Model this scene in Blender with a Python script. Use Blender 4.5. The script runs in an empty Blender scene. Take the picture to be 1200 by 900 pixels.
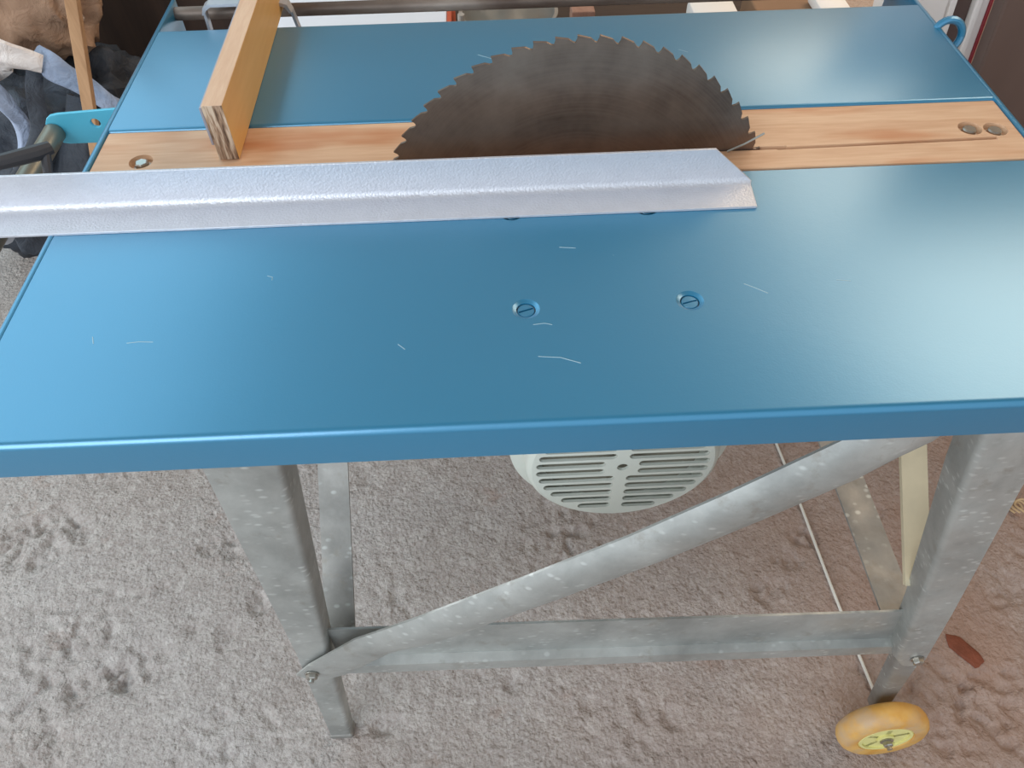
import bpy, bmesh, math, random
from mathutils import Vector, Matrix, noise
PI = math.pi
SC = bpy.context.scene
COL = SC.collection
rnd = random.Random(7)

# ------------------------------------------------------------------ camera, light, exposure
cam_d = bpy.data.cameras.new('camera')
cam_d.sensor_fit = 'HORIZONTAL'; cam_d.sensor_width = 36.0
cam_d.lens = 36.0 * 900 / 1200
cam_d.clip_start = 0.02
cam = bpy.data.objects.new('camera', cam_d); COL.objects.link(cam)
R = Matrix(((0.99896682, 0.04269344, -0.01557432),
            (-0.04290329, 0.77296256, -0.63299936),
            (-0.01498655, 0.63301355, 0.77399564)))
cam.matrix_world = Matrix.Translation((0, 0, 1.32)) @ R.to_4x4()
SC.camera = cam

world = bpy.data.worlds.new('daylight'); SC.world = world
world.use_nodes = True
bg = world.node_tree.nodes['Background']
bg.inputs[0].default_value = (0.80, 0.90, 1.0, 1); bg.inputs[1].default_value = .9

def area(name, loc, look, sx, sy, power, color):
    d = bpy.data.lights.new(name, 'AREA'); d.shape = 'RECTANGLE'
    d.size = sx; d.size_y = sy; d.energy = power; d.color = color
    o = bpy.data.objects.new(name, d); COL.objects.link(o)
    o.location = loc
    o.rotation_euler = (Vector(look) - Vector(loc)).to_track_quat('-Z', 'Y').to_euler()
    return o
area('gate_daylight', (-1.9, -1.8, 2.1), (-0.5, 1.0, 0.5), 2.4, 2.0, 64, (0.88, 0.94, 1.0))
area('fill_light_left', (-2.15, 2.6, 2.58), (-2.15, 2.6, 0), 2.2, 4.0, 50, (0.52, 0.83, 1.0))  # added overhead fill for the bright blue reflection on the table's left
area('fill_light_wall', (-3.3, 1.2, 1.35), (0.2, .6, 0.4), 1.5, 1.0, 34, (0.90, 0.95, 1.0))  # added side fill that rakes the floor relief, unseen source
area('fill_light_right', (2.1, 2.6, 2.58), (2.1, 2.6, 0), 1.6, 3.4, 76, (1.0, 0.82, 0.62))  # added warm overhead fill for the pale reflection on the table's right
area('fill_light_middle', (0.1, 2.6, 2.58), (0.1, 2.6, 0), 2.2, 4.0, 7, (0.86, 0.93, 1.0))  # added dim fill to lift the dark middle of the table

SC.view_settings.view_transform = 'Standard'
SC.view_settings.look = 'None'
SC.view_settings.gamma = 1
SC.view_settings.use_curve_mapping = False
SC.view_settings.exposure = 0.14

# ------------------------------------------------------------------ helpers
def lin(h):
    h = h.lstrip('#'); v = [int(h[i:i + 2], 16) / 255 for i in (0, 2, 4)]
    return tuple((c / 12.92 if c <= .04045 else ((c + .055) / 1.055) ** 2.4) for c in v) + (1,)

class NT:
    def __init__(s, name):
        s.m = bpy.data.materials.new(name); s.m.use_nodes = True
        s.t = s.m.node_tree; s.b = s.t.nodes['Principled BSDF']
    def n(s, typ, **kw):
        nd = s.t.nodes.new(typ)
        for k, v in kw.items():
            if k.startswith('i_'):
                key = k[2:]; key = int(key) if key.isdigit() else key
                nd.inputs[key].default_value = v
            else: setattr(nd, k, v)
        return nd
    def l(s, a, b): s.t.links.new(a, b)
    def co(s, scale=(1, 1, 1), loc=(0, 0, 0), rot=(0, 0, 0)):
        tc = s.n('ShaderNodeTexCoord'); mp = s.n('ShaderNodeMapping')
        mp.inputs['Scale'].default_value = scale; mp.inputs['Location'].default_value = loc
        mp.inputs['Rotation'].default_value = rot
        s.l(tc.outputs['Object'], mp.inputs['Vector']); return mp.outputs[0]
    def noise(s, vec, scale, detail=4, rough=.5, dist=0):
        nd = s.n('ShaderNodeTexNoise'); nd.inputs['Scale'].default_value = scale
        nd.inputs['Detail'].default_value = detail; nd.inputs['Roughness'].default_value = rough
        nd.inputs['Distortion'].default_value = dist
        s.l(vec, nd.inputs['Vector']); return nd.outputs['Fac']
    def ramp(s, fac, stops):
        r = s.n('ShaderNodeValToRGB'); e = r.color_ramp.elements
        while len(e) < len(stops): e.new(.5)
        for el, (p, c) in zip(e, stops):
            el.position = p; el.color = c if isinstance(c, tuple) else lin(c)
        s.l(fac, r.inputs[0]); return r.outputs[0]
    def mix(s, fac, a, b, mode='MIX'):
        m = s.n('ShaderNodeMixRGB'); m.blend_type = mode
        for i, v in enumerate((fac, a, b)):
            if hasattr(v, 'links'): s.l(v, m.inputs[i])
            elif i == 0: m.inputs[0].default_value = v
            else: m.inputs[i].default_value = v if isinstance(v, tuple) else lin(v)
        return m.outputs[0]
    def bump(s, h, strength, dist=.01, prev=None):
        b = s.n('ShaderNodeBump'); b.inputs['Strength'].default_value = strength
        b.inputs['Distance'].default_value = dist; s.l(h, b.inputs['Height'])
        if prev: s.l(prev, b.inputs['Normal'])
        return b.outputs[0]
    def set(s, **kw):
        names = dict(color='Base Color', rough='Roughness', metal='Metallic', normal='Normal', spec='Specular IOR Level', coat='Coat Weight', coatr='Coat Roughness', sheen='Sheen Weight')
        for k, v in kw.items():
            i = s.b.inputs[names[k]]
            if hasattr(v, 'links'): s.l(v, i)
            else: i.default_value = lin(v) if isinstance(v, str) else v
        return s.m

def simple(name, color, rough=.6, metal=0., var=.12, scale=20, bump=0., bscale=80):
    t = NT(name); v = t.co()
    c = t.mix(t.noise(v, scale), tuple(x * (1 - var) for x in lin(color)[:3]) + (1,), tuple(min(1, x * (1 + var)) for x in lin(color)[:3]) + (1,))
    kw = dict(color=c, rough=rough, metal=metal)
    if bump: kw['normal'] = t.bump(t.noise(v, bscale, 3), bump, .002)
    return t.set(**kw)

def m_paint(name, base, scr=0.0):
    t = NT(name); v = t.co()
    big = t.noise(v, 3, 3)
    c = t.mix(big, tuple(x * .92 for x in lin(base)[:3]) + (1,), tuple(min(1, x * 1.07) for x in lin(base)[:3]) + (1,))
    vo = t.n('ShaderNodeTexVoronoi', feature='F1'); vo.inputs['Scale'].default_value = 28
    t.l(v, vo.inputs['Vector'])
    sp = t.ramp(vo.outputs['Distance'], [(.0, (1, 1, 1, 1)), (.028, (0, 0, 0, 1))])
    gate = t.ramp(t.noise(v, 9, 2), [(.55, (0, 0, 0, 1)), (.6, (.55, .55, .55, 1))])
    c = t.mix(t.mix(1.0, sp, gate, 'MULTIPLY'), c, '#9fc3cf')
    b = t.bump(t.noise(v, 110, 2), .10, .001)
    b = t.bump(t.noise(v, 520, 2), .14, .0006, b)
    t.b.inputs['Coat IOR'].default_value = 1.75
    return t.set(color=c, rough=.34, metal=.38, normal=b, spec=.5, coat=1.0, coatr=.30)

def m_galv(name, base='#8f9a9c', rough=.42):
    t = NT(name); v = t.co()
    sc = lambda k: tuple(min(1, x * k) for x in lin(base)[:3]) + (1,)
    c = t.ramp(t.noise(v, 11, 6, .65, .2), [(.32, sc(.74)), (.52, sc(1)), (.70, sc(1.22))])
    vo = t.n('ShaderNodeTexVoronoi', feature='F1'); vo.inputs['Scale'].default_value = 75
    t.l(t.co((.8, 1, 1.6)), vo.inputs['Vector'])
    sp = t.ramp(vo.outputs['Distance'], [(.14, (1, 1, 1, 1)), (.30, (0, 0, 0, 1))])
    gate = t.ramp(t.noise(v, 17, 3), [(.44, (0, 0, 0, 1)), (.58, (.5, .5, .5, 1))])
    c = t.mix(t.mix(1.0, sp, gate, 'MULTIPLY'), c, '#e2e6e2')
    wr = t.ramp(t.noise(t.co(loc=(2, 3, 1)), 30, 5, .7), [(.58, (0, 0, 0, 1)), (.7, (.4, .4, .4, 1))])
    c = t.mix(wr, c, '#8d8375')
    r = t.ramp(t.noise(v, 24, 4), [(.3, (rough - .06,) * 3 + (1,)), (.7, (rough + .16,) * 3 + (1,))])
    return t.set(color=c, rough=r, metal=.55, normal=t.bump(t.noise(v, 150, 3), .15, .001))

def m_wood(name, c1, c2, axis='X', scale=1.0, rough=.55, rings=26):
    t = NT(name)
    sc = {'X': (.10, 1, 1), 'Y': (1, .10, 1), 'Z': (1, 1, .10)}[axis]
    v = t.co(tuple(s * scale for s in sc))
    g = t.noise(v, rings, 5, .6, 1.2); f = t.noise(v, rings * 9, 3)
    c = t.ramp(g, [(.3, c1), (.62, c2)])
    c = t.mix(.25, c, t.ramp(f, [(.35, c1), (.65, c2)]))
    return t.set(color=c, rough=rough, normal=t.bump(f, .15, .001))

def bm_new(): return bmesh.new()
def quat_frame(d, up=(0, 0, 1)):
    d = Vector(d).normalized(); up = Vector(up)
    x = d.cross(up)
    if x.length < 1e-5: x = d.cross(Vector((0, 1, 0)))
    x.normalize(); y = x.cross(d).normalized()
    return x, y, d            # x sideways, y 'up', d along
def add_box(bm, lo, hi, M=None, bevel=0, seg=2):
    lo = Vector(lo); hi = Vector(hi); vs = []
    b = bmesh.new()
    bmesh.ops.create_cube(b, size=1)
    for v in b.verts: v.co = Vector((lo[i] + (v.co[i] + .5) * (hi[i] - lo[i]) for i in range(3)))
    if bevel: bmesh.ops.bevel(b, geom=b.edges[:], offset=bevel, segments=seg, affect='EDGES', profile=.5)
    if M:
        for v in b.verts: v.co = M @ v.co
    merge(bm, b)
def merge(bm, b):
    me = bpy.data.meshes.new('tmp'); b.to_mesh(me); b.free(); bm.from_mesh(me); bpy.data.meshes.remove(me)
def loft(bm, rings, close=True, caps=True):
    vr = [[bm.verts.new(p) for p in r] for r in rings]
    n = len(vr[0])
    for a, b in zip(vr, vr[1:]):
        for i in range(n if close else n - 1):
            j = (i + 1) % n
            bm.faces.new((a[i], a[j], b[j], b[i]))
    if caps and close:
        bm.faces.new(vr[0][::-1]); bm.faces.new(vr[-1])
def tube(bm, pts, r, seg=14, caps=True):
    pts = [Vector(p) for p in pts]; rings = []
    rs = r if isinstance(r, (list, tuple)) else [r] * len(pts)
    ref = None
    for i, p in enumerate(pts):
        d = (pts[min(i + 1, len(pts) - 1)] - pts[max(i - 1, 0)]).normalized()
        if ref is None:
            ref = d.orthogonal().normalized()
        x = (ref - d * ref.dot(d)).normalized(); ref = x; y = d.cross(x)
        rings.append([p + (x * math.cos(2 * PI * k / seg) + y * math.sin(2 * PI * k / seg)) * rs[i] for k in range(seg)])
    loft(bm, rings, True, caps)
def sweep(bm, prof, p0, p1, up=(0, 0, 1)):
    p0 = Vector(p0); p1 = Vector(p1); x, y, d = quat_frame(p1 - p0, up)
    loft(bm, [[p + x * a + y * b for a, b in prof] for p in (p0, p1)])
def lathe(bm, prof, M, seg=48):        # prof: (r, h) pairs, axis = local z
    rings = [[M @ Vector((r * math.cos(2 * PI * k / seg), r * math.sin(2 * PI * k / seg), h)) for k in range(seg)] for r, h in prof]
    loft(bm, rings, True, True)
def axis_M(loc, d, up=(0, 0, 1)):
    x, y, z = quat_frame(d, up)
    return Matrix.Translation(loc) @ Matrix((x, y, z)).transposed().to_4x4()
def fin(bm): bmesh.ops.recalc_face_normals(bm, faces=bm.faces[:])

def obj(name, bm, mat, parent=None, smooth=False, bevel=0, origin=None, angle=35):
    fin(bm)
    me = bpy.data.meshes.new(name); o = bpy.data.objects.new(name, me); COL.objects.link(o)
    base = Vector((0, 0, 0))
    p = parent
    while p: base += p.location; p = p.parent
    if origin is not None:
        o.location = Vector(origin) - base; base = Vector(origin)
    for v in bm.verts: v.co -= base
    bm.to_mesh(me); bm.free()
    me.materials.append(mat)
    if parent: o.parent = parent
    if bevel:
        m = o.modifiers.new('bevel', 'BEVEL'); m.width = bevel; m.segments = 2; m.limit_method = 'ANGLE'; m.angle_limit = math.radians(40)
    if smooth:
        for f in me.polygons: f.use_smooth = True
        try: me.set_sharp_from_angle(angle=math.radians(angle))
        except Exception: pass
    return o
def cut(o, cutter):
    fin(cutter)
    me = bpy.data.meshes.new('c'); c = bpy.data.objects.new('c', me); COL.objects.link(c)
    M = o.location.copy(); p = o.parent
    while p: M += p.location; p = p.parent
    c.location = (0, 0, 0); cutter.to_mesh(me); cutter.free()
    m = o.modifiers.new('cut', 'BOOLEAN'); m.operation = 'DIFFERENCE'; m.object = c; m.solver = 'EXACT'
    # keep boolean first
    while o.modifiers[0] != m and o.modifiers.find('cut') > 0: o.modifiers.move(o.modifiers.find('cut'), 0)
    others = [x for x in o.modifiers if x != m]
    for x in others: x.show_viewport = False
    bpy.context.view_layer.update()
    dg = bpy.context.evaluated_depsgraph_get(); dg.update()
    new = bpy.data.meshes.new_from_object(o.evaluated_get(dg))
    o.modifiers.remove(m); old = o.data; o.data = new; new.name = old.name
    for x in others: x.show_viewport = True
    bpy.data.objects.remove(c); bpy.data.meshes.remove(me)
def thing(name, label, cat, loc=(0, 0, 0), group=None):
    o = bpy.data.objects.new(name, None); COL.objects.link(o); o.location = loc; o.empty_display_size = .05
    return tag(o, label, cat, group)
def tag(o, label, cat, group=None):
    o['label'] = label; o['category'] = cat
    if group: o['group'] = group
    return o
def struct(o): o['kind'] = 'structure'; return o

# ------------------------------------------------------------------ materials
BLUE = m_paint('blue_paint', '#1c83ad')
CYAN = simple('cyan_paint', '#58bcd8', .38, .15, .08, 14)
GALV = m_galv('galvanised_steel', '#b2b4b0')
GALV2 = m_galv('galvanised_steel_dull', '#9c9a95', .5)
ALU = simple('brushed_aluminium', '#d0d2d9', .42, .4, .07, 60, .35, 420)
STEEL = simple('bolt_steel', '#b4b0a8', .3, .9, .15, 90)
DARKST = simple('dark_steel', '#4c443f', .5, .6, .2, 40)
TUBE = simple('oxidised_tube', '#8b8679', .4, .6, .2, 30)
BLACKH = simple('lever_black', '#4a4a4e', .45, .3, .15, 30)
RUST = NT('rusty_pipe')
_v = RUST.co((.3, 1, 1))
RUST = RUST.set(color=RUST.ramp(RUST.noise(_v, 22, 5), [(.3, '#4a3830'), (.5, '#7a6c62'), (.72, '#a3988f')]), rough=.5, metal=.3)
ENAMEL = simple('pale_green_enamel', '#ccd0c6', .42, 0, .06, 25)
def m_insert():
    t = NT('insert_wood')
    v = t.co((.10, 1, 1)); g = t.noise(v, 26, 5, .6, 1.2); f = t.noise(v, 220, 3)
    c = t.ramp(g, [(.28, '#cc9f7c'), (.6, '#deb896')])
    c = t.mix(.22, c, t.ramp(f, [(.35, '#c08a62'), (.65, '#ecc7a3')]))
    st = t.ramp(t.noise(t.co((1.2, 5, 1), (.25, .2, 0)), 3.2, 3), [(.52, (0, 0, 0, 1)), (.66, (.75, .75, .75, 1))])
    c = t.mix(st, c, '#bd7442')
    return t.set(color=c, rough=.48, normal=t.bump(f, .2, .001))
WOODI = m_insert()
PLYF = m_wood('plywood_face', '#cf9a55', '#e0b06c', 'Y', 1, .5, 14)
PLYE = m_wood('plywood_edge', '#d3ab8c', '#e3c3a6', 'Y', 1, .6, 60)
def m_plyend():
    t = NT('plywood_end_grain'); v = t.co((1, 1, .12), rot=(0, .12, 0))
    c = t.ramp(t.noise(v, 230, 3, .6), [(.38, '#5d4636'), (.5, '#a1836a'), (.6, '#cdb9a2')])
    return t.set(color=c, rough=.8)
PLYEND = m_plyend()

def m_blade():
    t = NT('saw_blade_steel'); tc = t.n('ShaderNodeTexCoord')
    sx = t.n('ShaderNodeSeparateXYZ'); t.l(tc.outputs['Object'], sx.inputs[0])
    ln = t.n('ShaderNodeVectorMath', operation='LENGTH')
    cb = t.n('ShaderNodeCombineXYZ'); t.l(sx.outputs['X'], cb.inputs[0]); t.l(sx.outputs['Z'], cb.inputs[1])
    t.l(cb.outputs[0], ln.inputs[0])
    cr = t.n('ShaderNodeCombineXYZ'); t.l(ln.outputs['Value'], cr.inputs[0])
    ring = t.noise(cr.outputs[0], 260, 3, .7); v = t.co()
    blot = t.noise(v, 11, 5, .6)
    c = t.ramp(blot, [(.3, '#64544a'), (.5, '#826f62'), (.7, '#988576')])
    c = t.mix(t.ramp(ring, [(.4, (0, 0, 0, 1)), (.7, (.35, .35, .35, 1))]), c, '#988776')
    r = t.ramp(ring, [(.3, (.33,) * 3 + (1,)), (.7, (.45,) * 3 + (1,))])
    return t.set(color=c, rough=r, metal=.75, normal=t.bump(ring, .05, .0004))
BLADEM = m_blade()

def m_floor():
    t = NT('rough_concrete'); v = t.co()
    c = t.ramp(t.noise(v, 1.6, 5, .6), [(.3, '#9a908a'), (.5, '#a39b97'), (.7, '#a9a5a4')])
    c2 = t.ramp(t.noise(v, 5, 6, .65), [(.3, '#8f8077'), (.5, '#a3978f'), (.75, '#aea7a3')])
    c = t.mix(.45, c, c2)
    g = t.noise(v, 190, 4, .7)
    c = t.mix(.16, c, t.ramp(g, [(.36, '#776860'), (.5, '#b3a8a1'), (.62, '#ece6e1')]))
    wv = v
    vo = t.n('ShaderNodeTexVoronoi', feature='SMOOTH_F1'); vo.inputs['Scale'].default_value = 150; vo.inputs['Smoothness'].default_value = .4
    t.l(wv, vo.inputs['Vector'])
    vo2 = t.n('ShaderNodeTexVoronoi', feature='F1'); vo2.inputs['Scale'].default_value = 62
    t.l(wv, vo2.inputs['Vector'])
    grains = t.ramp(vo.outputs['Distance'], [(.0, (1, 1, 1, 1)), (.65, (0, 0, 0, 1))])
    stones = t.ramp(vo2.outputs['Distance'], [(.08, (1, 1, 1, 1)), (.42, (0, 0, 0, 1))])
    sg = t.ramp(t.noise(v, 21, 3), [(.46, (0, 0, 0, 1)), (.60, (1, 1, 1, 1))])
    stones = t.mix(1.0, stones, sg, 'MULTIPLY')
    vo3 = t.n('ShaderNodeTexVoronoi', feature='F1'); vo3.inputs['Scale'].default_value = 210
    t.l(wv, vo3.inputs['Vector'])
    c = t.mix(.13, c, t.ramp(vo3.outputs['Color'], [(.15, '#6f6159'), (.45, '#a0958e'), (.8, '#d8d0ca')]))
    tint = t.ramp(vo2.outputs['Color'], [(.62, (0, 0, 0, 1)), (.75, (.16, .16, .16, 1))])
    c = t.mix(tint, c, '#ddd6d0')
    sx = t.n('ShaderNodeSeparateXYZ'); tc = t.n('ShaderNodeTexCoord'); t.l(tc.outputs['Object'], sx.inputs[0])
    gx = t.ramp(sx.outputs['X'], [(.0, (0, 0, 0, 1)), (.80, (.75, .75, .75, 1))])
    dm = t.mix(1.0, gx, t.ramp(t.noise(v, 3.0, 5), [(.3, (.4, .4, .4, 1)), (.6, (1, 1, 1, 1))]), 'MULTIPLY')
    c = t.mix(dm, c, '#a07d69')  # brown stains, plus the warmer light on the right put into the colour
    st = t.ramp(t.noise(t.co(loc=(3, 1, 0)), 7, 5, .7), [(.60, (0, 0, 0, 1)), (.72, (.45, .45, .45, 1))])
    c = t.mix(st, c, '#8a6650')
    b = t.bump(t.noise(v, 38, 5, .6), .6, .008)
    b = t.bump(stones, .9, .0022, b)
    b = t.bump(t.noise(v, 130, 3, .6), .9, .004, b)
    b = t.bump(grains, .6, .0016, b)
    b = t.bump(t.noise(v, 300, 3, .6), .5, .0012, b)
    return t.set(color=c, rough=.8, normal=b, spec=.35)
FLOORM = m_floor()

# ------------------------------------------------------------------ room
def frange(a, b, s):
    out = []; x = a
    while x < b - 1e-6: out.append(x); x += s
    return out
xs = frange(-3.45, -1.05, .15) + frange(-1.05, 1.0, .004) + frange(1.0, 3.5, .15) + [3.55]
ys = frange(-3.2, .16, .21) + frange(.16, .96, .004) + frange(.96, 5.0, .2) + [5.05]
pits = [(-.93, .76, .05), (-.88, .78, .045), (-.82, .765, .035), (-.87, .71, .035), (-.95, .72, .04), (-.565, .703, .026), (-.53, .713, .026), (-.636, .63, .016),
        (-.451, .596, .028), (-.628, .488, .045), (-.70, .458, .045), (-.67, .475, .03), (-.563, .546, .018), (-.505, .53, .022), (-.747, .358, .04), (-.479, .39, .022),
        (-.80, .55, .012), (-.277, .85, .02), (.555, .673, .028), (.51, .63, .028), (.47, .575, .032), (.34, .50, .02), (.72, .72, .02), (.735, .40, .035),
        (.77, .345, .045), (.82, .40, .03), (.90, .55, .04), (.93, .47, .03), (.0, .43, .02), (.12, .39, .018), (-.21, .37, .025), (.68, .31, .03), (.26, .36, .022), (.66, .50, .022)]
bm = bm_new(); grid = []
for y in ys:
    row = []
    for x in xs:
        z = 0
        if -1.04 <= x <= .99 and .17 <= y <= .95:
            p = Vector((x, y, 0))
            z = noise.noise(p * 6) * .003 + noise.noise(p * 120) * .0017 + noise.noise(p * 60) * .0012 + noise.noise(p * 34) * .0010 + noise.noise(p * 17) * .0015
            for (px_, py_, r_) in pits:
                d = math.hypot(x - px_, y - py_) / r_
                d += noise.noise(p * 24 + Vector((px_, 0, 0))) * .8
                if d < 1: z -= min(.010, r_ * .34) * (min(1, (1 - d) * 2.2) ** .8) * (.75 + .8 * noise.noise(p * 70))
            rough = max(0, noise.noise(p * 4.3 + Vector((9, 2, 0))) - .08)
            z -= rough * max(0, noise.noise(p * 46)) * .035
            z = min(z, .0015)
        row.append(bm.verts.new((x, y, z)))
    grid.append(row)
for a, b in zip(grid, grid[1:]):
    for i in range(len(a) - 1): bm.faces.new((a[i], a[i + 1], b[i + 1], b[i]))
fl = obj('floor', bm, FLOORM, smooth=True, angle=180); struct(fl)

PLASTER = simple('old_plaster', '#b3a797', .9, 0, .15, 4, .3, 60)
CEILM = m_wood('ceiling_boards', '#ad9d8c', '#c5b6a6', 'Y', .5, .75, 8)
def slab(name, lo, hi, mat):
    b = bm_new(); add_box(b, lo, hi); return struct(obj(name, b, mat))
slab('wall_back', (-3.5, 5.0, -.01), (3.6, 5.1, 2.6), PLASTER)
slab('wall_left', (-3.5, -3.2, -.01), (-3.4, 5.0, 2.6), PLASTER)
slab('wall_right', (3.5, -3.2, -.01), (3.6, 5.0, 2.6), PLASTER)
slab('ceiling', (-3.5, -.7, 2.6), (3.6, 5.1, 2.7), CEILM)

FRAMEW = simple('painted_frame', '#a39a8e', .6, 0, .08)
def rect_frame(name, cx, cy, sx, sy, z0, z1, w=.07):
    b = bm_new()
    add_box(b, (cx - sx / 2 - w, cy - sy / 2 - w, z0), (cx - sx / 2, cy + sy / 2 + w, z1)); add_box(b, (cx + sx / 2, cy - sy / 2 - w, z0), (cx + sx / 2 + w, cy + sy / 2 + w, z1))
    add_box(b, (cx - sx / 2, cy - sy / 2 - w, z0), (cx + sx / 2, cy - sy / 2, z1)); add_box(b, (cx - sx / 2, cy + sy / 2, z0), (cx + sx / 2, cy + sy / 2 + w, z1))
    return struct(obj(name, b, FRAMEW))
rect_frame('trim_1', -2.15, 2.6, 2.2, 4.0, 2.56, 2.6, .03)  # trims added to dress the made-up ceiling fill lamps
rect_frame('trim_2', .1, 2.6, 2.2, 4.0, 2.56, 2.6, .01)
rect_frame('trim_3', 2.1, 2.6, 1.6, 3.4, 2.56, 2.6, .05)
b = bm_new()
for lo, hi in (((-3.4, .4, .78), (-3.36, .45, 1.92)), ((-3.4, 1.95, .78), (-3.36, 2.0, 1.92)), ((-3.4, .45, .78), (-3.36, 1.95, .84)), ((-3.4, .45, 1.86), (-3.36, 1.95, 1.92))): add_box(b, lo, hi)
struct(obj('fill_lamp_frame_1', b, FRAMEW))  # frame added around the wall fill lamp, no opening behind it

# ------------------------------------------------------------------ the saw
ZT = .85
saw = thing('table_saw', 'blue painted circular table saw with wooden throat insert on splayed galvanised legs', 'table saw', (.075, .67, 0))
def panel(name, x0, x1, y0, y1, drop_front=0, drop_back=0):
    b = bm_new()
    add_box(b, (x0, y0, ZT - .004), (x1, y1, ZT))
    if drop_front: add_box(b, (x0, y0, ZT - drop_front), (x1, y0 + .004, ZT - .004))
    return b
# front sheet: one folded section, swept along x (round bend at the front edge and at the sides)
def folded(y0, y1, drop, rr=.0065, t=.003, flip=False):
    pts = []
    s = -1 if flip else 1
    outer = [(y1, ZT)]
    n = 6
    for k in range(n + 1):
        a = PI / 2 + k * PI / 2 / n
        outer.append((y0 + s * rr + s * rr * math.cos(a), ZT - rr + rr * math.sin(a)))
    outer.append((y0, ZT - drop))
    inner = [(y0 + s * t, ZT - drop)]
    for k in range(n, -1, -1):
        a = PI / 2 + k * PI / 2 / n; r2 = rr - t
        inner.append((y0 + s * rr + s * r2 * math.cos(a), ZT - rr + r2 * math.sin(a)))
    inner.append((y1, ZT - t))
    return outer + inner
XL, XR = -.424, .571
def sheet(prof, x0, x1):
    b = bm_new(); loft(b, [[(x, y, z) for y, z in prof] for x in (x0, x1)]); return b
front = obj('table_panel', sheet(folded(.344, .650, .040), XL + .006, XR - .006), BLUE, saw, smooth=True)
def rear_prof():
    y0, r_ = .7665, .0045
    base = folded(.998, .7665, .040, flip=True)[1:-1]   # back bend, outer then inner
    lip = [(y0, ZT - .012)] + [(y0 + r_ - r_ * math.cos(a), ZT - r_ + r_ * math.sin(a)) for a in [k * PI / 12 for k in range(7)]]
    inn = [(y0 + .006, ZT - .003), (y0 + .003, ZT - .006), (y0 + .003, ZT - .012)]
    return lip + base[::1] + inn
rear = obj('table_panel', sheet(rear_prof(), XL + .006, XR - .006), BLUE, saw, smooth=True)
# dimpled countersinks in the front sheet
b = bm_new()
SCR = [(.025, .467), (.167, .469), (.018, .5985), (.149, .5985)]
for (x, y) in SCR:
    lathe(b, [(.0145, .002), (.0115, -.0004), (.0085, -.0016), (.0078, -.006)], Matrix.Translation((x, y, ZT)), 32)
cut(front, b)
for p in front.data.polygons: p.use_smooth = True
front.data.set_sharp_from_angle(angle=math.radians(25))
for (x, y) in SCR:
    b = bm_new(); M = Matrix.Translation((x, y, ZT - .0065))
    lathe(b, [(.0077, -.004), (.0077, .0036), (.0070, .0046), (.002, .0048)], M, 28)
    s = obj('countersunk_screw', b, BLUE, saw, smooth=True)
    c = bm_new(); a = rnd.uniform(.2, .6)
    add_box(c, (-.0066, -.0009, .0028), (.0066, .0009, .01), M @ Matrix.Rotation(a, 4, 'Z')); cut(s, c)
# side rails (bent edge strips, run past the rear edge as pipe carriers)
for side, x0, x1 in (('l', XL, XL + .006), ('r', XR - .006, XR)):
    b = bm_new()
    add_box(b, (x0, .348, ZT - .055), (x1, 1.085, ZT + .0005), bevel=.002)
    obj('side_rail', b, BLUE, saw, smooth=True)
    b = bm_new()
    xi = x1 if side == 'l' else x0 - .06
    add_box(b, (xi, 1.0, ZT - .05), (xi + .06 if side == 'l' else x0, 1.006, ZT - .012), bevel=.001)
    obj('rear_gusset', b, BLUE, saw)

# wooden insert
b = bm_new(); add_box(b, (XL + .007, .6548, ZT - .018), (XR - .007, .7645, ZT - .0008), bevel=.0018)
ins = obj('throat_insert', b, WOODI, saw)
b = bm_new()
add_box(b, (-.128, .6868, ZT - .04), (.312, .6928, ZT + .02)); cut(ins, b); b = bm_new()
M = Matrix.Translation((.30, .6882, ZT)) @ Matrix.Rotation(.018, 4, 'Z')
add_box(b, (0, -.0026, -.03), (.236, .0026, .02), M)
cut(ins, b)
BOLT = [(-.367, .708), (.515, .712), (.541, .7085)]
b = bm_new()
for i, (x, y) in enumerate(BOLT): lathe(b, [(.0125, .01), (.0125, .0), (.0118, -.0075)], Matrix.Translation((x, y, ZT)) , 32)
cut(ins, b)
def hexbolt(x, y, z, parent, r=.0085, h=.0055, d=(0, 0, 1), six=True, mat=None):
    b = bm_new(); M = axis_M((x, y, z), d)
    lathe(b, [(r * 1.25, 0), (r * 1.25, .0012)], M, 24)
    lathe(b, [(r, .0011), (r, h), (r * .82, h + .0012)], M @ Matrix.Rotation(.3, 4, 'Z'), 6 if six else 24)
    return obj('bolt', b, mat or STEEL, parent)
for i, (x, y) in enumerate(BOLT): hexbolt(x, y, ZT - .0078, ins, r=.0072, six=(i == 0))
# packing strip: front lip of the insert, a little lower, darker brown
b = bm_new(); add_box(b, (XL + .008, .6508, ZT - .016), (XR - .008, .6546, ZT - .0050), bevel=.0008); obj('insert_lip', b, simple('dark_lip_wood', '#7a4a2c', .7), ins)

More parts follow.
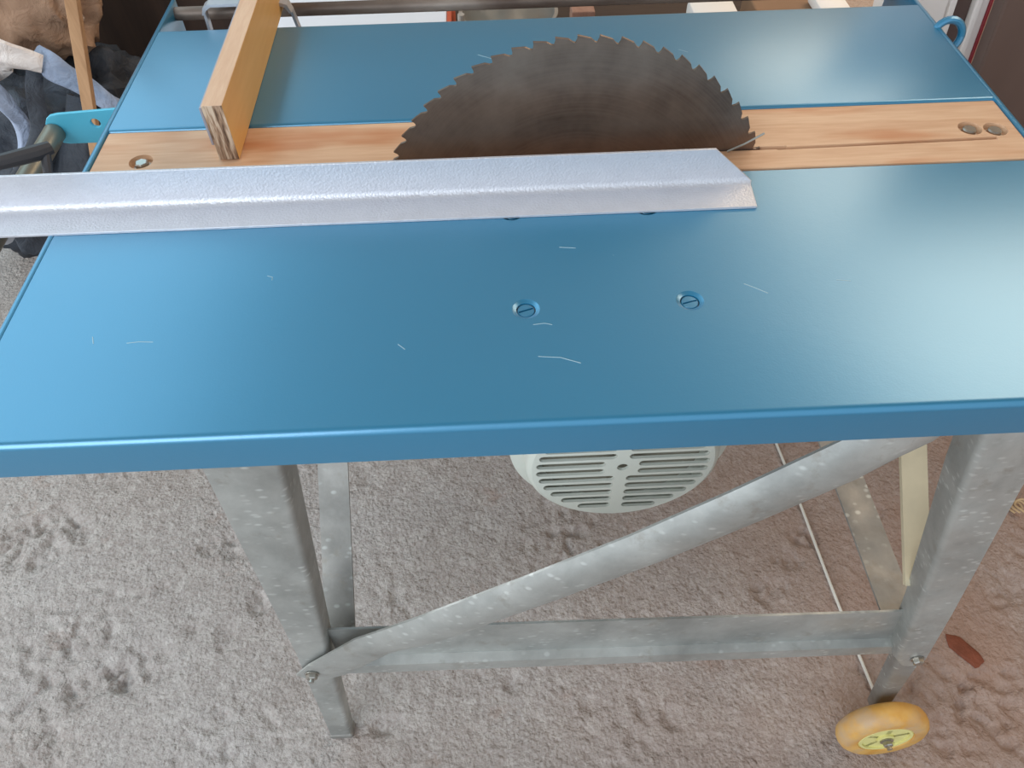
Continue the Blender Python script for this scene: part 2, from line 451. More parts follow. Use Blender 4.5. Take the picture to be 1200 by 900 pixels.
# blade
BC = Vector((.089, .690, .766)); BR = .2110; NTH = 64
b = bm_new(); out = []
for k in range(NTH, 0, -1):
    a0 = 2 * PI * k / NTH + .02            # tip (teeth lean to the left over the top)
    st = 2 * PI / NTH
    out += [(BR, a0), (BR - .0030, a0 - st * .60), (BR - .0062, a0 - st * .80), (BR - .0068, a0 - st * .92), (BR - .0038, a0 - st * .985)]
rings = []
for y in (-.0014, .0014):
    rings.append([BC + Vector((r * math.cos(a), y, r * math.sin(a))) for r, a in out])
n = len(out)
vf = [bm_v for bm_v in (b.verts.new(p) for p in rings[0])]; vb = [b.verts.new(p) for p in rings[1]]
inf = []; inb = []
for lst, y in ((inf, -.0014), (inb, .0014)):
    for r, a in out: lst.append(b.verts.new(BC + Vector((.19 * math.cos(a), y, .19 * math.sin(a)))))
for i in range(n):
    j = (i + 1) % n
    b.faces.new((vf[i], vf[j], vb[j], vb[i])); b.faces.new((vf[i], inf[i], inf[j], vf[j])); b.faces.new((vb[i], vb[j], inb[j], inb[i]))
b.faces.new(inf); b.faces.new(inb[::-1])
obj('saw_blade', b, BLADEM, saw, origin=BC)
# small bent wire splinter guard at the blade's back edge
b = bm_new(); tube(b, [(.246, .682, .852), (.262, .680, .862), (.279, .679, .874)], .0011, 8)
obj('splitter_wire', b, STEEL, saw, smooth=True)

# lifting ring, right side
b = bm_new(); ctr = Vector((.583, .932, .838)); rr = []
pts = [ctr + Vector((.019 * math.cos(a), .004 * math.sin(a), .019 * math.sin(a))) for a in [2 * PI * k / 28 for k in range(29)]]
tube(b, pts, .0048, 10, False)
obj('lifting_ring', b, BLUE, saw, smooth=True)
# rear round pipe
b = bm_new(); tube(b, [(XL + .003, 1.068, .838), (XR - .003, 1.068, .838)], .0085, 20)
obj('rear_guide_pipe', b, RUST, saw, smooth=True)

# left bracket plate and front-to-back guide tube
b = bm_new()
prof = [(-.424, .846), (-.424, .803)]
for k in range(9):
    a = -PI / 2 - k * PI / 8 * 1.0
    prof.append((-.497 + .018 * math.cos(a), .8225 + .0195 * math.sin(a) * 1.0))
prof.append((-.424, .846)) if False else None
loft(b, [[(x, y, z) for x, z in prof] for y in (.819, .823)])
br = obj('rail_bracket', b, CYAN, saw, bevel=.0012)
c = bm_new(); lathe(c, [(.0052, -.01), (.0052, .01)], axis_M((-.456, .821, .829), (0, 1, 0)), 20); cut(br, c)
b = bm_new(); tube(b, [(-.507, .818, .8195), (-.507, .33, .8195)], .0115, 20)
obj('side_guide_tube', b, TUBE, saw, smooth=True)
b = bm_new(); loft(b, [[(x, y, z) for x, z in ((-.425, .842), (-.425, .805), (-.520, .803), (-.526, .820), (-.518, .838))] for y in (.360, .364)])
obj('rail_bracket', b, CYAN, saw, bevel=.0012)

# motor
MC = Vector((.1285, .45, .620))
mot_d = Vector((0, 1, 0))
b = bm_new(); M = axis_M(MC, mot_d)
lathe(b, [(.060, .022), (.110, .022), (.121, .028), (.124, .040), (.124, .075), (.105, .085), (.100, .09), (.100, .205), (.05, .215)], M, 64)
mot = obj('motor', b, ENAMEL, saw, smooth=True)
b = bm_new()
lathe(b, [(.0985, .0), (.1025, .0025), (.1045, .006), (.107, .023), (.104, .0235), (.1015, .006), (.097, .0035), (.01, .0035)], M, 72)
cov = obj('fan_cover', b, ENAMEL, mot, smooth=True)
c = bm_new()
def capsule(x0, x1, z, h):
    r = h / 2; pts = []
    for k in range(7):
        a = PI / 2 + k * PI / 6; pts.append((x0 + r + r * math.cos(a), z + r * math.sin(a)))
    for k in range(7):
        a = -PI / 2 + k * PI / 6; pts.append((x1 - r + r * math.cos(a), z + r * math.sin(a)))
    loft(c, [[(MC.x + a_, y, MC.z + b_) for a_, b_ in pts] for y in (.44, .4565)])
pitch = .0142; hh = .0098
for i in range(-7, 6):
    z = (i + .5) * pitch
    w = math.sqrt(max(0, .0945 ** 2 - (abs(z) + .005) ** 2))
    if w < .03: continue
    gap = .019 if i in (-1, 0) else .0075
    capsule(-w, -gap, z, hh); capsule(gap - .002, w, z - .001, hh)
lathe(c, [(.0062, -.01), (.0062, .006)], M @ Matrix.Translation((0, 0, 0)), 24)
cut(cov, c)
for p in cov.data.polygons: p.use_smooth = True
cov.data.set_sharp_from_angle(angle=math.radians(30))
b = bm_new(); lathe(b, [(.088, .0195), (.088, .0225)], M, 48); obj('fan', b, simple('fan_grey', '#8d8a7c', .7), mot)
b = bm_new(); add_box(b, (.02, .47, .715), (.24, .66, .725)); add_box(b, (.03, .55, .72), (.05, .62, .847)); add_box(b, (.21, .55, .72), (.23, .62, .847))
obj('motor_mount', b, GALV2, saw)
b = bm_new(); tube(b, [(.089, .64, .766), (.089, .72, .766)], .014, 20); lathe(b, [(.03, 0), (.03, .006)], axis_M((.089, .6815, .766), (0, 1, 0)), 32)
obj('arbor', b, DARKST, saw, smooth=True)
b = bm_new(); tube(b, [(.1285, .66, .62), (.12, .675, .63), (.1, .672, .70), (.089, .66, .766)], .012, 14); obj('drive_cover', b, DARKST, saw, smooth=True)

# legs: tapered folded sections
def leg(rows, t=.003, name='leg'):
    # rows: (z, x_outer, x_fold, y, flange_y)
    b = bm_new(); rings = []
    for z, xo, xf, y, fy in rows:
        s = 1 if xf > xo else -1; r = .007
        sy = 1 if fy > y else -1
        ring = [(xo, y, z)]
        for k in range(5):
            a = k * PI / 8
            ring.append((xf - s * r + s * r * math.sin(a), y + sy * (r - r * math.cos(a)), z))
        ring += [(xf, fy, z), (xf - s * t, fy, z)]
        for k in range(4, -1, -1):
            a = k * PI / 8; r2 = r - t
            ring.append((xf - s * r + s * r2 * math.sin(a), y + sy * (r - r2 * math.cos(a)), z))
        ring.append((xo, y + sy * t, z))
        rings.append(ring)
    loft(b, rings)
    return b
legFL = obj('leg', leg([(.846, -.250, -.180, .372, .420), (.782, -.256, -.188, .370, .412), (.356, -.272, -.231, .363, .393), (.26, -.279, -.241, .361, .387), (.012, -.295, -.262, .357, .377)]), GALV, saw, smooth=True)
legFR = obj('leg', leg([(.846, .475, .408, .372, .418), (.782, .480, .416, .370, .409), (.685, .492, .434, .366, .404), (.40, .543, .498, .355, .388), (.262, .566, .523, .3505, .379), (.235, .569, .540, .350, .376)]), GALV, saw, smooth=True)
b = leg([(.30, .560, .527, .3535, .376), (.243, .566, .534, .3530, .374), (.04, .589, .566, .3455, .364)])
obj('leg_extension', b, GALV2, saw, smooth=True)
# rear legs (mirrored in y)
obj('leg', leg([(.846, -.250, -.180, .968, .925), (.36, -.272, -.231, .985, .95), (.004, -.295, -.266, 1.0, .975)]), GALV2, saw, smooth=True)
obj('leg', leg([(.846, .475, .408, .968, .925), (.36, .546, .500, .985, .95), (.004, .590, .560, 1.0, .975)]), GALV2, saw, smooth=True)
for (x, y) in ((-.279, .367), (-.281, .99), (.575, .99)):
    b = bm_new(); add_box(b, (x - .019, y - .013, 0), (x + .019, y + .013, .013), bevel=.004)
    obj('foot', b, GALV2, saw)
# diagonal front brace: convex strip with flattened ends
def arc_bar(p0, p1, w, bul, t=.0025, up=(0, 0, 1), flat=.05):
    b = bm_new(); p0 = Vector(p0); p1 = Vector(p1); x, y, d = quat_frame(p1 - p0, up)
    # x sideways (toward / away from viewer), y up in plane
    L = (p1 - p0).length; rings = []
    for s_, f, ww in ((0, .06, .75), (.012, .08, .95), (flat, .25, 1), (flat + .05, 1, 1), (L - flat - .05, 1, 1), (L - flat, .25, 1), (L, .06, 1)):
        top = []; bot = []
        for k in range(9):
            a = -1 + 2 * k / 8
            h = bul * f * (1 - a * a); yy = w / 2 * ww * a
            top.append(p0 + d * s_ + x * h + y * yy); bot.append(p0 + d * s_ + x * (h - t) + y * yy)
        rings.append(top + bot[::-1])
    loft(b, rings); return b
BP = [Vector(p) for p in ((-.273, .3560, .284), (-.242, .3560, .311), (-.170, .3560, .386), (-.099, .3560, .431), (.037, .357, .531), (.142, .358, .612), (.228, .359, .687), (.297, .360, .752), (.345, .361, .800), (.375, .361, .826))]
BW = (.55, .85, .92, 1, 1, 1, 1, 1, .95, .35); BF = (.06, .10, .5, 1, 1, 1, 1, 1, .4, .1)
bb = bm_new(); rings = []
for i, p in enumerate(BP):
    d = (BP[min(i + 1, 9)] - BP[max(i - 1, 0)]).normalized(); x, y, d = quat_frame(d)
    top = []; bot = []
    for k in range(11):
        a = -1 + 2 * k / 10; h = .013 * BF[i] * (1 - abs(a) ** 2.4)
        top.append(p + x * h + y * (.033 * BW[i] * a)); bot.append(p + x * (h - .0025) + y * (.033 * BW[i] * a))
    rings.append(top + bot[::-1])
loft(bb, rings)
# make sure the bulge faces the viewer
obj('front_brace', bb, GALV, saw, smooth=True, angle=50)
# lower rails: angle sections
def angle_bar(p0, p1, h, dep, t=.003, lip=-1, up=(0, 0, 1), sgn=1):
    b = bm_new(); s = sgn
    prof = [(0, h), (-s * t, h), (-s * t, t * 1.5)]
    prof = [(0, h), (0, 0.006), (s * .004, 0), (s * dep, -.001), (s * dep, -.001 + t), (s * .006, t + .002), (s * t, .009), (s * t, h)]
    sweep(b, prof, p0, p1, up); return b
obj('lower_rail', angle_bar((-.232, .378, .272), (.530, .376, .247), .118, .022, sgn=-1), GALV, saw, smooth=True)
obj('lower_rail', angle_bar((.558, .985, .25), (-.262, .985, .27), .118, .022, sgn=-1), GALV2, saw, smooth=True)
# lit lower lip of the front rail (projects to the front)
b = bm_new(); loft(b, [[(x, y, z) for y, z in ((.378, z0), (.3655, z0 - .004), (.3645, z0 - .028), (.367, z0 - .028), (.3685, z0 - .006), (.3805, z0 - .002))] for x, z0 in ((-.226, .299), (.532, .274))])
obj('rail_lip', b, GALV, saw, smooth=True)
# side braces
def flat_bar(p0, p1, w, t, up):        # w along up, t sideways
    b = bm_new(); sweep(b, [(-t / 2, -w / 2), (t / 2, -w / 2), (t / 2, w / 2), (-t / 2, w / 2)], p0, p1, up); return b
obj('side_brace', flat_bar((-.226, .390, .315), (-.228, .955, .775), .004, .040, (0, -.63, .77)), GALV2, saw)
obj('side_rail_bar', flat_bar((.506, .3795, .350), (.502, .985, .352), .004, .046, (0, 0, 1)), GALV2, saw)
obj('side_brace', flat_bar((.502, .386, .425), (.500, .82, .80), .006, .032, (0, -.66, .75)), simple('pale_brace', '#c9bda0', .6, 0, .18, 30), saw)
# bolts on legs
for (x, y, z) in ((-.262, .3540, .305), (.553, .350, .262), (.535, .353, .30)):
    if z == .30: continue
    hexbolt(x, y, z, saw, r=.0075, h=.006, d=(0, -1, .02))
b = bm_new(); tube(b, [(-.262, .350, .305), (-.262, .343, .305)], .0035, 10); obj('bolt_stud', b, STEEL, saw, smooth=True)

# wheel
WC = Vector((.561, .312, .068)); wd = Vector((.02, -1, .10)).normalized()
M = axis_M(WC, wd)
TIRE = NT('worn_yellow_polyurethane'); _v = TIRE.co()
_c = TIRE.ramp(TIRE.noise(_v, 30, 4), [(.35, '#d39a45'), (.6, '#e0b163')])
_c = TIRE.mix(TIRE.ramp(TIRE.noise(TIRE.co(loc=(4, 0, 0)), 16, 5, .6), [(.45, (0, 0, 0, 1)), (.62, (.7, .7, .7, 1))]), _c, '#bda58c')
TIREM = TIRE.set(color=_c, rough=.5, spec=.4)
b = bm_new()
lathe(b, [(.042, -.017), (.058, -.017), (.065, -.012), (.068, -.004), (.068, .004), (.065, .012), (.058, .0175), (.042, .017), (.040, .013), (.040, -.013)], M, 64)
whl = obj('wheel', b, TIREM, saw, smooth=True, angle=50)
HUBM = simple('pale_yellow_plastic', '#e2dc92', .4, 0, .08, 40)
b = bm_new()
lathe(b, [(.0395, .0135), (.0410, .0150), (.0395, .0165), (.0355, .0165), (.0340, .006)], M, 48)
lathe(b, [(.013, -.008), (.013, .017), (.008, .018)], M, 24)
for k in range(5):
    Mk = M @ Matrix.Rotation(2 * PI * k / 5 + .3, 4, 'Z')
    add_box(b, (.010, -.0045, .004), (.037, .0045, .0135), Mk, bevel=.001)
lathe(b, [(.040, -.002), (.040, .001)], M, 40)
obj('hub', b, HUBM, whl, smooth=True, angle=30)
b = bm_new(); tube(b, [M @ Vector((0, 0, -.032)), M @ Vector((0, 0, .031))], .0040, 12)
lathe(b, [(.010, .018), (.010, .0195)], M, 20); lathe(b, [(.0075, .0195), (.0075, .025), (.006, .0265)], M, 6)
obj('axle', b, STEEL, whl)

# scratches in the paint: hair-thin raised curls of bare metal
SCRM = simple('bare_scratch', '#a3c0ca', .5, 0, .1)
def scratch(pts, r=.00034):
    b = bm_new(); tube(b, [(x, y, ZT) for x, y in pts], r, 5); obj('paint_scratch', b, SCRM, saw)

# ------------------------------------------------------------------ rip fence (aluminium angle) with clamp
fence = thing('rip_fence', 'silver aluminium angle rip fence lying across the blue table before the blade', 'fence', (-.15, .61, ZT))
prof = []
y0, yf, zt, t = .590, .6285, .8925, .0028
o = [(y0, ZT + t), (y0, ZT)]
for k in range(6):
    a = -PI / 2 + k * PI / 10; r = .006
    o.append((yf + .0015 - r + r * math.cos(a), ZT + r + r * math.sin(a)))
o += [(yf + .0015, zt), (yf + .0015 - t, zt)]
for k in range(5, -1, -1):
    a = -PI / 2 + k * PI / 10; r = .0075
    o.append((yf + .0015 - t - r + r * math.cos(a), ZT + t + r + r * math.sin(a)))
def xend(y, z): return .2565 - max(0, z - (ZT + .006)) * 1.12 - max(0, .597 - y) * .25
b = bm_new(); loft(b, [[(-.62, y, z - .004 * 0) for y, z in o], [(xend(y, z), y, z) for y, z in o]])
obj('fence_profile', b, ALU, fence, smooth=True, bevel=.0005)
b = bm_new()
loft(b, [[(x, y, z) for x, y in ((-.535, .640), (-.462, .640), (-.448, .668), (-.468, .700), (-.535, .700))] for z in (.838, .842)])
add_box(b, (-.535, .632, .84), (-.45, .640, .87))
obj('carriage_plate', b, ALU, fence)
b = bm_new(); lathe(b, [(.0118, -.03), (.0165, -.03), (.0165, .03), (.0118, .03)], axis_M((-.507, .668, .8195), (0, 1, 0)), 28)
obj('carriage_sleeve', b, simple('sleeve_grey', '#b7b9c0', .45, .3), fence, smooth=True)
b = bm_new()
prev = [(-.460, .722, .861), (-.470, .712, .862), (-.505, .688, .866), (-.56, .665, .872), (-.62, .645, .878)]
for p, q, w in zip(prev, prev[1:], (.007, .0065, .006, .0065)):
    pass
tube(b, prev, [.007, .0085, .0078, .0072, .0078], 10)
tube(b, [(-.464, .718, .862), (-.464, .700, .842)], .005, 10)
obj('clamp_lever', b, BLACKH, fence, smooth=True)

# ------------------------------------------------------------------ crosscut fence board with slider
cc = thing('crosscut_fence', 'upright plywood board running front to back over the left of the table', 'fence', (-.28, .9, ZT))
b = bm_new()
def bx(y): return -.0 - (y - .704) * .012
sec = [(-.2835, .8502), (-.2625, .8502), (-.2625, .912), (-.2835, .912)]
loft(b, [[(x + bx(y), y, z) for x, z in sec] for y in (.704, 1.115)])
brd = obj('board', b, PLYF, cc, bevel=.0008)
# edge and end skins are the same board: material slots
brd.data.materials.append(PLYE); brd.data.materials.append(PLYEND)
for p in brd.data.polygons:
    if abs(p.normal.z) > .8: p.material_index = 1
    elif abs(p.normal.y) > .8: p.material_index = 2
b = bm_new(); loft(b, [[(x + bx(y), y, z) for x, z in ((-.2860, .868), (-.2838, .868), (-.2838, .9095), (-.2860, .9095))] for y in (.7045, 1.07)])
obj('backing_strip', b, simple('strip_metal', '#b3b2bd', .4, .5), cc)
b = bm_new()
# U-yoke over the pipe
yo = []
for (x, z) in ((-.371, .812), (-.370, .852), (-.367, .861), (-.360, .8655), (-.268, .8655), (-.257, .862), (-.253, .851), (-.246, .812)):
    yo.append((x, z))
inn = [(x + (.0035 if i < 4 else -.0035), z - (.0035 if 1 < i < 6 else 0)) for i, (x, z) in enumerate(yo)]
for i in range(len(yo) - 1):
    a0, a1, c0, c1 = yo[i], yo[i + 1], inn[i], inn[i + 1]
    d = .011 if i in (0, 6) else .017
    loft(b, [[(p[0], y, p[1]) for p in (a0, a1, c1, c0)] for y in (1.046 - d, 1.046)])
add_box(b, (-.362, 1.0461, .862), (-.262, 1.085, .8655))
bmesh.ops.remove_doubles(b, verts=b.verts, dist=1e-5)
obj('pipe_yoke', b, simple('yoke_silver', '#c3c4c9', .35, .5), cc)

# ------------------------------------------------------------------ things on the floor
b = bm_new(); pts = []
for k in range(15):
    f = k / 14; y = .93 - f * .56
    pts.append((.562 + .035 * f + .0015 * math.sin(f * 7), y, .0045))
tube(b, pts, .0028, 8)
cord = obj('cord', b, simple('white_cord', '#dcd8cf', .5), None, smooth=True, origin=(.58, .65, 0)); tag(cord, 'thin straight white cord lying on the concrete under the saw', 'cord')
def flake(loc, L, W, ang, h, mat, name, label, cat, seed):
    b = bm_new(); r = random.Random(seed); ring0 = []; ring1 = []
    n = 14
    for k in range(n):
        a = 2 * PI * k / n; q = 1 + r.uniform(-.13, .13)
        x = L / 2 * q * math.copysign(abs(math.cos(a)) ** .45, math.cos(a)); y = W / 2 * q * math.copysign(abs(math.sin(a)) ** .7, math.sin(a))
        ring0.append((x, y)); 
    M = Matrix.Translation(loc) @ Matrix.Rotation(ang, 4, 'Z')
    rings = [[M @ Vector((x * s, y * s, z + r.uniform(0, .001))) for x, y in ring0] for s, z in ((1, 0), (1.02, h * .5), (.8, h), (.35, h * 1.1))]
    loft(b, rings)
    o = obj(name, b, mat, None, smooth=True, origin=loc); tag(o, label, cat); return o
flake((.775, .447, -.001), .065, .028, -.95, .006, simple('rust_red', '#7d4530', .9, 0, .4, 45, 1.0, 150), 'brick_fragment', 'rust-red brick fragment on the concrete right of the wheeled leg', 'fragment', 3)
b = bm_new()
for k in range(3):
    pts = [(.985 + .012 * math.cos(a) + .004 * k, .71 + .015 * math.sin(a), .005 + .005 * k + .004 * math.sin(a * 2)) for a in [(.3 * k + j * .35) for j in range(12)]]
    tube(b, pts, .0022, 6)
o = obj('wood_shaving', b, simple('shaving', '#c8ab83', .7), None, smooth=True, origin=(.985, .71, 0)); tag(o, 'curled pale wood shaving on the floor right of the saw', 'shaving')

# ------------------------------------------------------------------ behind the saw
DARKW = m_wood('dark_bench_wood', '#2b1f19', '#453429', 'X', 1, .8, 12)
bench = thing('workbench', 'dark brown wooden bench cluttered behind the saw table', 'bench', (.2, 1.6, 0))
b = bm_new(); add_box(b, (-.5, 1.24, .50), (.68, 2.0, .55), bevel=.004); obj('bench_top', b, DARKW, bench)
for x in (-.46, .64):
    for y in (1.28, 1.94):
        b = bm_new(); add_box(b, (x - .03, y - .03, 0), (x + .03, y + .03, .50)); obj('leg', b, DARKW, bench)
# white box
WHITE = simple('white_card', '#dfe3ec', .6, 0, .03)
box = thing('white_box', 'flat white box with a red right edge behind the saw table', 'box', (-.2, 1.45, .55))
b = bm_new(); add_box(b, (-.375, 1.30, .55), (-.068, 1.62, .665), bevel=.003); obj('box_body', b, WHITE, box)
b = bm_new(); add_box(b, (-.068, 1.302, .552), (-.060, 1.618, .666), bevel=.001); obj('edge_tape', b, simple('red_tape', '#c0583a', .5), box)
# metal hoop / pan
b = bm_new(); M = Matrix.Translation((.045, 1.44, .551))
lathe(b, [(.05, 0), (.070, .004), (.084, .05), (.088, .098), (.0925, .101), (.0925, .104), (.086, .104), (.081, .05), (.068, .008), (.01, .006)], M, 56)
pan = obj('metal_bowl', b, simple('bowl_metal', '#c4c0ba', .3, .8, .15, 30), None, smooth=True, origin=(.045, 1.44, .55)); tag(pan, 'round shiny metal bowl standing behind the saw table', 'bowl')
b = bm_new(); tube(b, [(-.045, 1.345, .551), (-.040, 1.335, .70)], .006, 10)
o = obj('metal_rod', b, simple('rod_pale', '#bdb8b0', .4, .5), None, smooth=True, origin=(-.045, 1.345, .55)); tag(o, 'short pale upright rod just left of the metal bowl', 'rod')
b = bm_new(); add_box(b, (.155, 1.36, .5505), (.196, 1.40, .685), bevel=.002)
o = obj('wood_block', b, m_wood('reddish_wood', '#8a6352', '#a57e6b', 'Z', 1, .7), None, origin=(.175, 1.38, .55)); tag(o, 'upright reddish-brown wood block right of the metal bowl', 'block')
b = bm_new(); lathe(b, [(.012, 0), (.022, .01), (.018, .03), (.024, .05), (.012, .06)], axis_M((.235, 1.36, .64), (1, .2, -.1)), 7); add_box(b, (.21, 1.34, .5505), (.30, 1.39, .635), bevel=.006)
o = obj('wood_offcut', b, m_wood('offcut', '#5a4536', '#8f7355', 'X', 1, .8), None, origin=(.25, 1.36, .55)); tag(o, 'small dark offcut lying between wood block and white bottle', 'offcut')
WPL = simple('white_plastic', '#efe9e4', .5, 0, .03)
bt = thing('plastic_bottle', 'white plastic bottle lying beside brown cardboard behind the saw', 'bottle', (.4, 1.36, .55))
b = bm_new(); add_box(b, (.372, 1.32, .5505), (.455, 1.42, .675), bevel=.008); obj('bottle_body', b, WPL, bt, smooth=True)
b = bm_new(); tube(b, [(.455, 1.37, .655), (.472, 1.37, .655), (.473, 1.37, .655), (.488, 1.37, .655)], [.010, .010, .014, .013], 16); obj('bottle_cap', b, WPL, bt, smooth=True)
b = bm_new(); add_box(b, (.50, 1.33, .5505), (.66, 1.50, .655), bevel=.003)
o = obj('cardboard_box', b, simple('kraft_board', '#8a6a50', .85, 0, .2, 12), None, origin=(.58, 1.42, .55)); tag(o, 'brown cardboard box at the right end of the bench', 'box')
b = bm_new(); add_box(b, (.600, 1.32, .6562), (.655, 1.43, .676), bevel=.004); lathe(b, [(.012, 0), (.014, .012), (.006, .016)], Matrix.Translation((.575, 1.36, .6552)), 16)
o = obj('white_fitting', b, WPL, None, smooth=True, origin=(.62, 1.38, .656)); tag(o, 'small white plastic fitting on the brown cardboard box', 'fitting')

# white door frame leaning at right
fr = thing('window_frame', 'white plastic window frame standing upright beyond the right rear corner', 'frame', (.86, 1.3, 0))
FRM = simple('white_pvc', '#f1ebe6', .35, 0, .02)
tilt = Matrix.Translation((.86, 1.30, 0)) @ Matrix.Rotation(-.10, 4, 'Y') @ Matrix.Translation((-.86, -1.30, 0))
b = bm_new()
for x0, x1, yy in ((.772, .786, 1.292), (.790, .802, 1.298), (.806, .862, 1.300), (.865, .876, 1.296)):
    add_box(b, (x0, yy, .0), (x1, 1.36, 1.25), tilt, bevel=.002)
add_box(b, (.765, 1.305, 0), (.878, 1.37, 1.25), tilt)
for v in b.verts: v.co.z = max(v.co.z, 0)
obj('frame_profile', b, FRM, fr)
b = bm_new(); add_box(b, (.878, 1.300, .01), (.902, 1.35, 1.25), tilt); obj('gasket', b, simple('dark_gasket', '#54423d', .5), fr)
b = bm_new()
add_box(b, (.903, 1.285, .01), (.915, 1.35, 1.25), tilt, bevel=.003); add_box(b, (.916, 1.292, .01), (.929, 1.35, 1.25), tilt, bevel=.002)
obj('outer_bead', b, FRM, fr)
b = bm_new(); add_box(b, (.9295, 1.288, .01), (.933, 1.34, 1.25), tilt); obj('red_seal', b, simple('red_seal', '#a8404a', .5), fr)
# brown sheet leaning at the right
t_ = NT('brown_steel_sheet'); _v = t_.co((1, 1, .3))
BRN = t_.set(color=t_.ramp(t_.noise(_v, 5, 4), [(.3, '#5b4a43'), (.7, '#75625a')]), rough=.42, spec=.5, metal=.2)
b = bm_new(); add_box(b, (.930, 1.25, .0), (1.7, 1.285, 1.5), Matrix.Translation((.9, 1.3, 0)) @ Matrix.Rotation(-.10, 4, 'Y') @ Matrix.Translation((-.9, -1.3, 0)), bevel=.004)
for v in b.verts: v.co.z = max(v.co.z, 0)
o = obj('door_leaf', b, BRN, None, origin=(1.3, 1.3, 0)); tag(o, 'glossy brown door leaf standing right of the white frame', 'door leaf')

# left: dark cabinet, sack, fabric, stick
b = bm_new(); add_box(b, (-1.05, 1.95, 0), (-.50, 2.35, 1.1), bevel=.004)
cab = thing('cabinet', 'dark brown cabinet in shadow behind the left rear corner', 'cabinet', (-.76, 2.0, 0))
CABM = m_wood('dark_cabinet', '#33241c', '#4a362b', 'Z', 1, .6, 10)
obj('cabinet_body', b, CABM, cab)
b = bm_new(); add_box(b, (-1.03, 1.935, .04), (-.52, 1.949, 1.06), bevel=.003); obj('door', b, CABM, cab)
def blob(name, label, cat, ctr, rad, mat, seed, amp=.25, fold=5, zmin=0, parent=None, sub=5, squash=None):
    b = bm_new(); bmesh.ops.create_icosphere(b, subdivisions=sub, radius=1)
    off = Vector((seed * 3.1, seed * 1.7, 0))
    for v in b.verts:
        n = v.co.normalized()
        f = 1 - abs(noise.noise(n * fold * .5 + off)) * 2
        g = 1 - abs(noise.noise(n * fold + off * 2)) * 2
        d = 1 + amp * (f * .7 + g * .35 - .5) + amp * .12 * noise.noise(n * fold * 4)
        v.co = Vector((n.x * rad[0] * d + ctr[0], n.y * rad[1] * d + ctr[1], n.z * rad[2] * d + ctr[2]))
        v.co.z = max(v.co.z, zmin + .001)
    o = obj(name, b, mat, parent, smooth=True, angle=70, origin=(ctr[0], ctr[1], zmin) if not parent else None)
    if not parent: tag(o, label, cat)
    return o
def m_cloth(name, a, b_, c_=None, rough=.8):
    t = NT(name); v = t.co()
    c = t.ramp(t.noise(v, 7, 5, .6, .5), [(.35, a), (.6, b_), (.75, c_ or b_)])
    return t.set(color=c, rough=rough, normal=t.bump(t.noise(v, 22, 4, .6, 1.), .5, .02))
SLATE = m_cloth('slate_cloth', '#2e3138', '#414852', '#566174', .7)
LBLUE = m_cloth('pale_blue_cloth', '#7f8ea6', '#a9b5cc', '#c4cce0', .6)
KRAFT = m_cloth('kraft_paper', '#a07e66', '#b8967c', '#cbab90', .75)
WCRUM = m_cloth('white_crumpled', '#cbb6a8', '#efe6e0', '#f4efee', .6)
def ribbon(name, pts, widths, mat, parent=None, label=None, cat=None, wd=(0, 0, 1), t=.006, org=None, wav=.02):
    # a folded strip of sheet with thickness that follows pts
    pts = [Vector(p) for p in pts]; res = []
    N = 30
    def cr(P, f):
        n = len(P) - 1; s = f * n; i = min(int(s), n - 1); u = s - i
        p0 = P[max(i - 1, 0)]; p1 = P[i]; p2 = P[i + 1]; p3 = P[min(i + 2, n)]
        return .5 * ((2 * p1) + (p2 - p0) * u + (2 * p0 - 5 * p1 + 4 * p2 - p3) * u * u + (3 * p1 - p0 - 3 * p2 + p3) * u ** 3)
    W = [Vector((w, 0, 0)) for w in widths]
    b = bm_new(); rings = []
    for k in range(N + 1):
        f = k / N; p = cr(pts, f); w = cr(W, f).x
        d = (cr(pts, min(1, f + .02)) - cr(pts, max(0, f - .02))).normalized()
        s = Vector(wd); s = (s - d * s.dot(d)).normalized(); nrm = d.cross(s)
        top = []; bot = []
        for j in range(11):
            a = -1 + j / 5
            h = wav * (math.cos(a * 1.9) * .8 + .35 * noise.noise(p * 14 + s * a * 2))
            top.append(p + s * a * w / 2 + nrm * h); bot.append(p + s * a * w / 2 + nrm * (h - t))
        rings.append(top + bot[::-1])
    loft(b, rings)
    o = obj(name, b, mat, parent, smooth=True, angle=60, origin=org)
    if label: tag(o, label, cat)
    return o

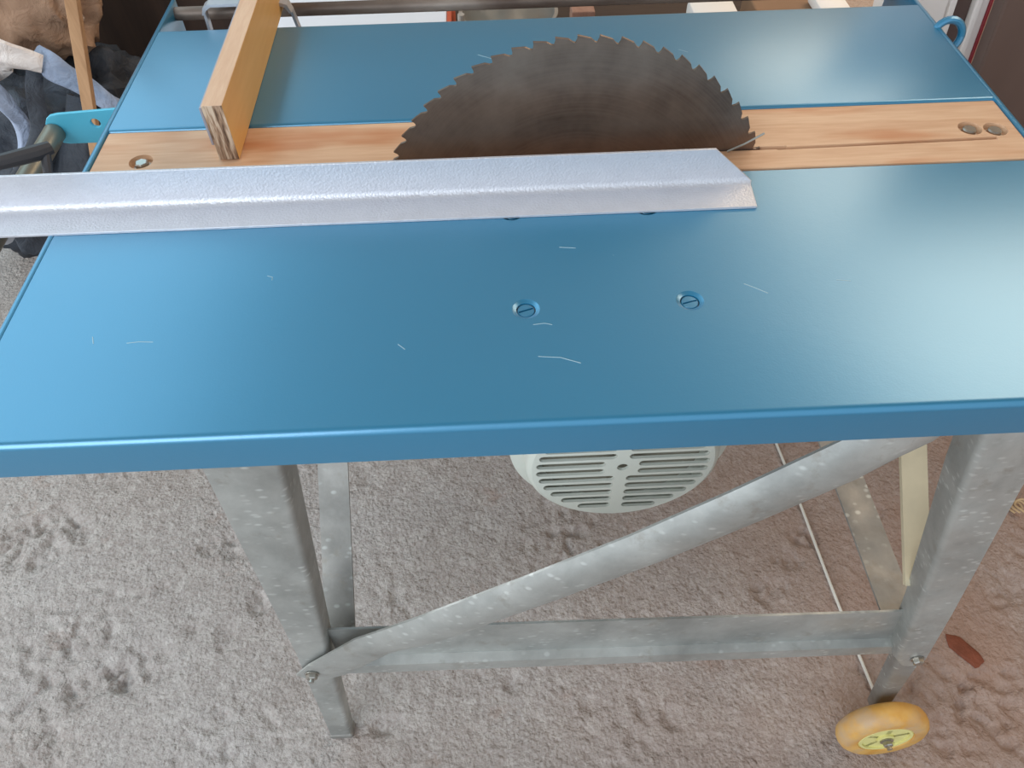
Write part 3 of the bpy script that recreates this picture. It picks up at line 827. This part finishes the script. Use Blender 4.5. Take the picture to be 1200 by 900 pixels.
heap = thing('fabric_heap', 'dark slate-blue crumpled fabric heap with pale folds beyond the left guide rail', 'fabric', (-1.0, 1.6, 0))
blob('cloth_body', '', '', (-1.02, 1.62, .27), (.30, .20, .25), SLATE, 2, .30, 4, parent=heap, sub=6)
ribbon('cloth_fold', [(-.868, 1.47, .585), (-.84, 1.45, .565), (-.80, 1.45, .53), (-.757, 1.45, .482), (-.73, 1.47, .43)], (.05, .07, .05, .045, .04, .04), LBLUE, heap, wd=(.3, -.2, .9))
ribbon('cloth_fold', [(-.99, 1.45, .60), (-.955, 1.42, .54), (-.94, 1.42, .48), (-.955, 1.42, .42), (-1.0, 1.42, .36)], (.03, .035, .03, .03, .03), LBLUE, heap, wd=(.9, -.2, .3))
ribbon('cloth_fold', [(-.87, 1.45, .58), (-.885, 1.42, .52), (-.90, 1.40, .47), (-.945, 1.38, .41), (-1.0, 1.37, .35), (-1.03, 1.40, .28)], (.02, .03, .035, .045, .05, .05), SLATE, heap, wd=(.9, -.2, .5))
ribbon('cloth_fold', [(-.83, 1.47, .50), (-.86, 1.42, .42), (-.90, 1.40, .33), (-.96, 1.42, .25)], (.06, .08, .09, .08), SLATE, heap, wd=(.9, -.2, .5))
sack = thing('paper_sack', 'tan crumpled paper sack leaning behind the blue fabric heap', 'sack', (-.95, 1.66, .5))
blob('sack_body', '', '', (-.975, 1.66, .68), (.175, .11, .21), KRAFT, 5, .26, 5, zmin=.5, parent=sack)
ribbon('white_liner', [(-1.04, 1.44, .58), (-.98, 1.435, .59), (-.925, 1.43, .61), (-.885, 1.43, .60), (-.85, 1.44, .58)], (.13, .12, .10, .07, .045), WCRUM, sack, wd=(.2, -.4, .9), wav=.012)
b = bm_new(); add_box(b, (-.009, -.008, 0), (.009, .008, 1.13))
dz = (Vector((-.617, 1.205, .804)) - Vector((-.85, 1.2, 0))); M = axis_M((-.85, 1.2, 0), dz, (0, 1, 0))
for v in b.verts: v.co = M @ v.co
o = obj('wooden_stick', b, m_wood('stick_wood', '#a57b55', '#c79c74', 'Z', 1, .6), None, origin=(-.85, 1.2, 0), bevel=.001); tag(o, 'thin square wooden stick leaning left behind the cyan bracket', 'stick')

# paint scratches, stand proud of the sheet by a hair
for pts in ([(.032, .412), (.050, .410), (.066, .403)], [(.218, .487), (.228, .480), (.236, .474)], [(.300, .487), (.312, .485)],
            [(-.205, .522), (-.200, .520), (-.200, .516)], [(-.31, .446), (-.30, .447), (-.288, .446)],
            [(-.341, .455), (-.338, .447)], [(-.083, .432), (-.077, .426)], [(.030, .448), (.040, .449), (.046, .447)],
            [(-.010, .905), (.008, .893)], [(.235, .90), (.245, .893)], [(.06, .545), (.075, .543)]):
    scratch(pts)
